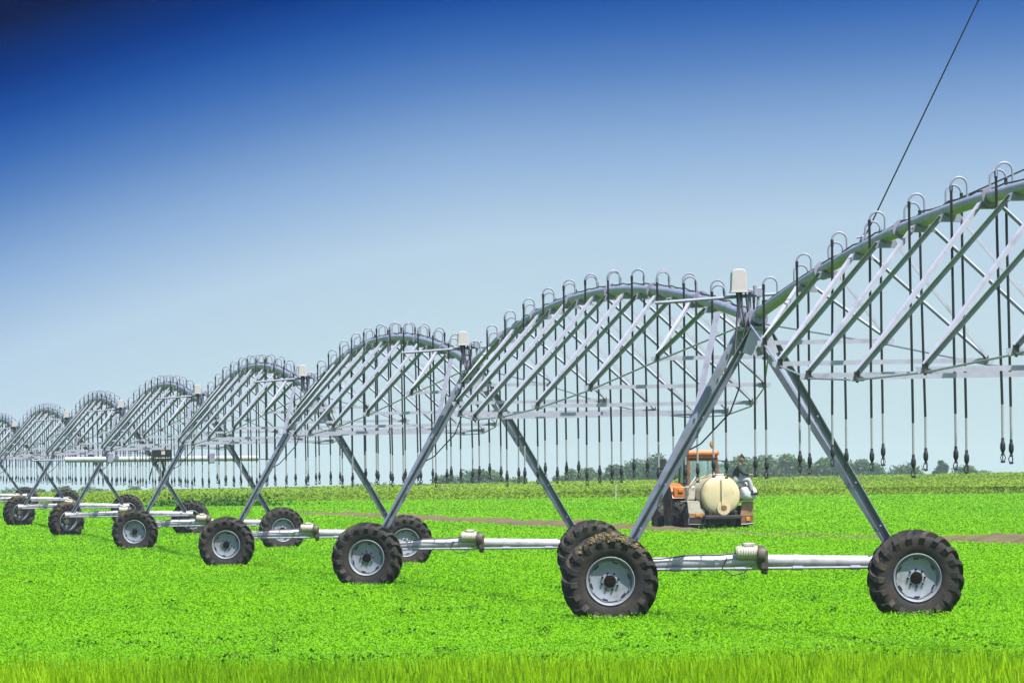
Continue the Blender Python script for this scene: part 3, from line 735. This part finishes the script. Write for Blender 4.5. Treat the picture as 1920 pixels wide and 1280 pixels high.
mb = MB(); mb.tube([(-.52, .55, 2.2), (-.85, .62, 2.25), (-1.05, .62, 2.2)], .018, 6); mb.bbox((-1.07, .6, 2.17), (.22, .05, .36), .03); mb.obj('mirror', M['dark'], tr)
mb = MB(); mb.tube([(.5, -.3, 2.28), (1.12, -.28, 2.22)], .02, 6); mb.tube([(.55, -.3, 1.8), (.55, -.3, 2.26)], .02, 6); mb.obj('rack_bar', M['dark'], tr)
mb = MB(); mb.bbox((.73, -.2, 2.02), (.40, .02, .36), .008); mb.obj('side_window', M['glass'], tr)
mb = MB(); mb.bbox((0, .05, 1.12), (.42, .4, .12), .04); mb.bbox((0, -.2, 1.4), (.42, .1, .55), .04); mb.obj('driver_seat', M['dark'], tr)

sp = empty('sprayer', at(0, .55, 0), YAW); tag(sp, 'trailed sprayer with a cream drum tank, hitched behind the orange tractor', 'sprayer')
ztk, rtk = 1.26, .66
mb = MB(); mb.lathe([(0, -.50), (.2, -.495), (.42, -.475), (.58, -.445), (.66, -.40), (.69, -.33), (.70, 0), (.695, .4), (.70, .9), (.69, 1.3), (.63, 1.42), (.3, 1.5), (0, 1.52)], 48, (0, 0, ztk), 'y'); tk = mb.obj('tank', M['tank'], sp, smooth=50)
mb = MB(); mb.lathe([(.10, -.485), (.235, -.50), (.24, -.46)], 28, (.06, 0, ztk - .43), 'y'); mb.lathe([(.24, -.50), (.235, -.53), (.10, -.53), (.10, -.48)], 28, (.06, 0, ztk - .43), 'y'); mb.obj('drain_flange', M['tank'], tk)
mb = MB(); mb.lathe([(0, -.535), (.085, -.535), (.10, -.51), (.10, -.46)], 20, (.06, 0, ztk - .43), 'y'); mb.obj('drain_cap', M['rust'], tk)
mb = MB(); mb.lathe([(.697, -.30), (.71, -.30), (.71, -.24), (.697, -.24)], 48, (0, 0, ztk), 'y'); mb.obj('tank_strap', M['rust'], tk); mb = MB(); mb.lathe([(.699, .85), (.71, .85), (.71, .91), (.699, .91)], 48, (0, 0, ztk), 'y'); mb.obj('tank_strap', M['rust'], tk)
mb = MB(); mb.lathe([(.17, .62), (.18, .70), (.17, .74), (0, .75)], 20, (-.1, .35, ztk)); mb.tube([(-.5, .3, ztk + .6), (-.1, .1, ztk + .72), (.3, .2, ztk + .70)], .03, 7); mb.obj('tank_lid', M['cream'], tk)
mb = MB(); mb.tube([(-.02, -.49, ztk + .55), (-.03, -.53, ztk + .1), (-.02, -.52, ztk - .55)], .012, 6); mb.obj('level_hose', M['hose'], tk)
mb = MB(); mb.bbox((0, .4, .52), (1.3, 2.2, .14), .03); mb.bbox((0, -.25, .44), (.7, .3, .26), .04); mb.tube([(-.9, .5, .42), (.9, .5, .42)], .07, 8); mb.bbox((0, 1.9, .5), (.16, 1.4, .12), .02)
for x in (-.45, .45): mb.bbox((x, .2, .64), (.12, 1.7, .22), .03)
mb.bbox((0, .45, .62), (1.5, .16, .12), .02); mb.bbox((.38, -.3, .34), (.22, .3, .3), .03); mb.bbox((-.36, -.2, .3), (.2, .3, .3), .03); mb.obj('chassis', M['dark'], sp)
for x in (-.86, .92): ag_wheel(sp, (x, .35, .44), .46, .34, lugs=14, rimc='rust')
mb = MB(); mb.prism([(-1.16, 1.06), (-.74, 1.06), (-.70, .82), (-.56, .78), (-.56, .66), (-1.12, .66)], -.30, -.22); mb.bbox((-.93, .25, 1.07), (.44, .9, .03), .01); fl_ = mb.obj('mudguard', M['cream'], sp, smooth=0)
mb = MB(); mb.bbox((-.84, -.32, .59), (.56, .05, .18), .015); mb.obj('lamp_bar', M['tan'], fl_)
mb = MB(); mb.bbox((-.80, -.355, .60), (.2, .03, .09), .01); mb.obj('tail_lamp', M['amber'], fl_)
mb = MB(); mb.box((-.84, -.30, .40), (.54, .04, .18)); mb.obj('bumper_plate', M['dark'], fl_)
mb = MB(); mb.tube([(-1.13, -.32, .5), (-1.13, -.32, .29), (-.56, -.32, .29), (-.56, -.32, .5)], .016, 6, cap=True); mb.obj('guard_rail', M['steel'], fl_)
mb = MB(); mb.prism([(.70, .56), (1.16, .56), (1.17, 1.03), (.78, 1.03)], -.30, -.22); mb.bbox((.96, .25, 1.04), (.44, .9, .03), .01); fr_ = mb.obj('mudguard', M['tan'], sp, smooth=0); tag(fr_, 'faded orange mudguard panel')
mb = MB(); mb.prism([(.74, .24), (1.15, .24), (1.17, .56), (.72, .56)], -.29, -.23); mb.obj('lower_panel', M['rust'], fr_, smooth=0)
mb = MB(); mb.bbox((.97, -.315, .45), (.15, .03, .15), .015); mb.obj('tail_lamp', M['amber'], fr_)
mb = MB(); mb.tube([(.72, -.31, .27), (1.17, -.31, .30)], .016, 6); mb.obj('guard_rail', M['steel'], fr_)
mb = MB(); mb.bbox((-.86, .5, 1.35), (.30, .4, .5), .05); mb.tube([(-1.0, .3, 1.1), (-.95, .2, 1.6), (-.7, .3, 1.9)], .03, 6); mb.obj('chemical_canister', M['cream'], sp)
mb = MB(); mb.bbox((.80, .2, 1.10), (.75, 1.0, .05), .01); mb.bbox((.68, .35, 1.38), (.2, .7, .5), .03); mb.obj('side_platform', M['dark'], sp)

def lump(name, c, d, seed, label, rz=0):
    """a soft filled sack: a rounded box pulled in at the corners with sagging folds"""
    r = random.Random(seed); mb = MB(); nu, nv = 20, 12; vs = []
    for j in range(nv + 1):
        ph = -math.pi / 2 + math.pi * j / nv
        for k in range(nu):
            t = 2 * math.pi * k / nu
            sp_ = lambda v, e: math.copysign(abs(v) ** e, v)
            x = sp_(math.cos(ph), .55) * sp_(math.cos(t), .6); y_ = sp_(math.cos(ph), .55) * sp_(math.sin(t), .6); z_ = sp_(math.sin(ph), .6)
            q = 1 + .05 * math.sin(4 * t + seed + 3 * z_) + .04 * math.sin(7 * t - 2 * z_ * 3)
            vs.append((x * d[0] / 2 * q, y_ * d[1] / 2 * q, z_ * d[2] / 2 * (1 + .04 * math.sin(3 * t))))
    fs = [(j * nu + k, j * nu + (k + 1) % nu, (j + 1) * nu + (k + 1) % nu, (j + 1) * nu + k) for j in range(nv) for k in range(nu)]
    mb.add(vs, fs); o = mb.obj(name, M['sack'], None, c, 80); o.rotation_euler = (0, 0, YAW + rz); return tag(o, label, 'sack', 'sacks on the sprayer')
lump('sack', at(.98, .35, 1.33), (.60, .66, .50), 3, 'white filled sack on the sprayer, directly above the faded orange mudguard')
lump('sack', at(.72, .50, 1.62), (.56, .60, .24), 8, 'white sack the seated person sits on, upper one beside the drum tank', .3)

def skin_obj(name, joints, edges, material, parent, root=0, levels=2):
    me = bpy.data.meshes.new(name); me.from_pydata([j[0] for j in joints], edges, []); me.materials.append(material)
    o = link(name, me, parent)
    sk = o.modifiers.new('skin', 'SKIN'); sk.use_smooth_shade = True
    for k, j in enumerate(joints):
        r = j[1]; r = r if isinstance(r, tuple) else (r, r); me.skin_vertices[0].data[k].radius = r; me.skin_vertices[0].data[k].use_root = (k == root)
    sb = o.modifiers.new('sub', 'SUBSURF'); sb.levels = levels; sb.render_levels = levels
    return o
# seated, facing the right of the photo: local +x is forward, local z from the seat
pr = at(.56, .36, 1.74)
pe = empty('person', pr, R(-4)); pe.scale = (1.08, 1.12, 1.08); tag(pe, 'person in a dark green jacket and pale trousers seated on the sprayer, facing right', 'person')
Jn = []; E = []
def jt(p, r, prev=None):
    Jn.append((p, r)); k = len(Jn) - 1
    if prev is not None: E.append((prev, k))
    return k
pel = jt((0, 0, .06), (.13, .12)); be = jt((.02, 0, .22), (.12, .10), pel); ch = jt((.09, 0, .40), (.15, .11), be); nk0 = jt((.15, 0, .51), (.09, .07), ch)
nk = jt((.19, 0, .58), .052, nk0); h1 = jt((.215, 0, .64), (.066, .075), nk); h2 = jt((.225, 0, .71), (.082, .095), h1); h3 = jt((.225, 0, .78), (.06, .07), h2)
ns = jt((.318, 0, .685), .012, h2)
for sd in (-1, 1):
    er = jt((.215, sd * .083, .70), .012, h2)
    sh = jt((.13, sd * .19, .46), .062, ch); el = jt((.26, sd * .23, .24), .046, sh); wr = jt((.47, sd * .12, .20), .032, el); pm = jt((.54, sd * .10, .20), (.022, .036), wr)
    for f in range(4):
        y = sd * (.10 + (f - 1.5) * .020); ln = [.055, .066, .062, .048][f]
        a = jt((.575, y, .20), .0095, pm); b = jt((.575 + ln * .6, y, .19), .0085, a); jt((.575 + ln * .85, y, .165), .0075, b)
    th = jt((.535, sd * .10 - sd * .045, .185), .010, pm); jt((.57, sd * .10 - sd * .058, .17), .0085, th)
    hp = jt((.06, sd * .09, .03), .085, pel); kn = jt((.44, sd * .13, .05), .062, hp); cf = jt((.50, sd * .13, -.16), .055, kn); an = jt((.53, sd * .13, -.36), .038, cf); jt((.66, sd * .13, -.39), (.035, .03), an)
skin_obj('body', Jn, E, M['skin'], pe)
def sub(seq): 
    js, es = [], []
    for chain in seq:
        prev = None
        for (p, r, key) in chain:
            idx = next((k for k, j in enumerate(js) if j[0] == p), None)
            if idx is None: js.append((p, r)); idx = len(js) - 1
            if prev is not None and prev != idx: es.append((prev, idx))
            prev = idx
    return js, es
t = [((0, 0, .05), (.155, .135), 0), ((.02, 0, .22), (.145, .125), 0), ((.09, 0, .40), (.175, .13), 0), ((.15, 0, .515), (.10, .085), 0), ((.18, 0, .56), .066, 0)]
arms = [[t[2], ((.13, sd * .195, .46), .08, 0), ((.265, sd * .235, .24), .062, 0), ((.45, sd * .13, .205), .045, 0)] for sd in (-1, 1)]
js, es = sub([t] + arms); skin_obj('jacket', js, es, M['green'], pe)
tb = ((0, 0, .04), (.15, .135), 0)
legs = [[tb, ((.06, sd * .09, .03), .105, 0), ((.44, sd * .13, .05), .085, 0), ((.50, sd * .13, -.16), .075, 0), ((.525, sd * .13, -.32), .062, 0)] for sd in (-1, 1)]
js, es = sub(legs); skin_obj('trousers', js, es, M['cloth'], pe)
js = [((.20, 0, .755), (.08, .092)), ((.165, 0, .70), (.06, .09)), ((.16, 0, .645), (.035, .065)), ((.25, 0, .79), (.055, .075))]; skin_obj('hair', js, [(0, 1), (1, 2), (0, 3)], M['hair'], pe)
for sd in (-1, 1):
    mb = MB(); mb.bbox((.60, sd * .13, -.395), (.26, .10, .09), .035); mb.bbox((.535, sd * .13, -.35), (.11, .09, .12), .03); mb.obj('shoe', M['dark'], pe)

# marker stake at the edge of the far crop
p = hit(1154, 940, .05); root = MB(); root.tube([(0, 0, -.1), (.02, 0, .45), (.03, 0, .95)], [.03, .03, .02], 6); root.box((.03, 0, .9), (.09, .03, .12)); tag(root.obj('marker_stake', M['white'], None, p), 'thin white marker stake at the edge of the darker far crop', 'stake')

# a few darker plants among the crop: one clump by the first tower, one at the far crop edge
for (px, py, w, hgt, n, lab, sz_) in ((394, 951, 4.2, 1.1, 2600, 'dark green bush patch in front of the far crop, behind the fourth tower', .2), ):
    p = hit(px, py, .1); q = rng.normal(size=(n, 3)) * np.array([w * .5, 1.2, hgt * .28]); q[:, 2] = np.abs(q[:, 2])
    mesh = quads_obj('bush', leaves(q, sz_, .3, .6), M['dark_clump']); o = link('bush', mesh, None, (p.x, p.y, gz(p.x, p.y))); tag(o, lab, 'bush')

# ================================================================== HAZE
mb = MB(); mb.box((0, 1080, 1.6), (1500, 2600, 16.6)); hz = mb.obj('haze', bpy.data.materials.new('haze_air'), None, smooth=0); tag(hz, kind='stuff')
hm = hz.data.materials[0]; hm.use_nodes = True; nt = hm.node_tree; nt.nodes.clear()
o = nt.nodes.new('ShaderNodeOutputMaterial'); pv = nt.nodes.new('ShaderNodeVolumePrincipled'); pv.inputs['Color'].default_value = (.74, .90, .97, 1); pv.inputs['Density'].default_value = .00006; pv.inputs['Anisotropy'].default_value = 0.0
nt.links.new(pv.outputs[0], o.inputs['Volume'])

# ================================================================== SKY AND SUN
SUN_DIR = V((.36, -.42, 1.0)).normalized()                 # towards the sun: right of and behind the camera, high
el = math.asin(SUN_DIR.z); az = math.atan2(SUN_DIR.x, SUN_DIR.y)
sun = bpy.data.lights.new('sun', 'SUN'); sun.energy = 3.2; sun.angle = R(.5); sun.color = (1, .965, .90)
so = bpy.data.objects.new('sun', sun); COL.objects.link(so); so.rotation_euler = (-SUN_DIR).to_track_quat('-Z', 'Y').to_euler()
w = bpy.data.worlds.new('World'); scn.world = w; w.use_nodes = True; nt = w.node_tree; bg = nt.nodes['Background']
sky = nt.nodes.new('ShaderNodeTexSky'); sky.sky_type = 'NISHITA'; sky.sun_disc = False; sky.sun_elevation = el; sky.sun_rotation = az
sk = nt.nodes.new('ShaderNodeVectorMath'); sk.operation = 'SCALE'; sk.inputs['Scale'].default_value = .085; nt.links.new(sky.outputs[0], sk.inputs[0])
tc = nt.nodes.new('ShaderNodeTexCoord'); sx = nt.nodes.new('ShaderNodeSeparateXYZ'); nt.links.new(tc.outputs['Generated'], sx.inputs[0])
def math_(op, a, b):
    n = nt.nodes.new('ShaderNodeMath'); n.operation = op
    for k, v in enumerate((a, b)):
        if isinstance(v, (int, float)): n.inputs[k].default_value = v
        else: nt.links.new(v, n.inputs[k])
    return n.outputs[0]
# painted into the sky colour: graduated-filter darkening upwards and a vignette towards the left
t = math_('DIVIDE', sx.outputs['Z'], .0501); a_ = math_('DIVIDE', sx.outputs['X'], .053)
n_ = math_('MINIMUM', math_('MAXIMUM', math_('MULTIPLY', a_, -1.0), 0.0), 1.3)
v = math_('ADD', t, math_('MULTIPLY', math_('POWER', n_, 1.4), .24)); v = math_('SUBTRACT', v, math_('MULTIPLY', math_('MAXIMUM', a_, 0.0), math_('MULTIPLY', t, .08))); v = math_('DIVIDE', v, 1.35)
cr = nt.nodes.new('ShaderNodeValToRGB'); nt.links.new(v, cr.inputs[0]); ramp = cr.color_ramp; ramp.interpolation = 'LINEAR'
lin = lambda c: tuple((x / 255 / 12.92 if x / 255 < .04045 else ((x / 255 + .055) / 1.055) ** 2.4) for x in c)
stops = [(x / 1.35, c) for x, c in [(0, (199, 222, 226)), (.15, (197, 221, 227)), (.31, (193, 218, 229)), (.51, (182, 208, 229)), (.67, (144, 178, 218)), (.83, (90, 133, 194)), (.92, (55, 106, 180)), (1.0, (24, 80, 163)), (1.08, (0, 54, 135)), (1.2, (0, 24, 76)), (1.35, (0, 12, 48))]]
while len(ramp.elements) < len(stops): ramp.elements.new(.5)
for e_, (p_, c_) in zip(ramp.elements, stops): e_.position = p_; e_.color = (*[q / 2 ** EXPO for q in lin(c_)], 1)
mx = nt.nodes.new('ShaderNodeMix'); mx.data_type = 'RGBA'
mr = nt.nodes.new('ShaderNodeMapRange'); mr.inputs[1].default_value = .075; mr.inputs[2].default_value = .2; nt.links.new(sx.outputs['Z'], mr.inputs[0])
nt.links.new(mr.outputs[0], mx.inputs[0]); nt.links.new(cr.outputs[0], mx.inputs[6]); nt.links.new(sk.outputs[0], mx.inputs[7])
nt.links.new(mx.outputs[2], bg.inputs['Color']); bg.inputs['Strength'].default_value = 1.0

vs = scn.view_settings; vs.view_transform = 'Standard'; vs.look = 'None'; vs.exposure = EXPO; vs.gamma = 1
scn.cycles.use_denoising = True; scn.cycles.max_bounces = 6; scn.cycles.volume_bounces = 0; scn.cycles.transparent_max_bounces = 8
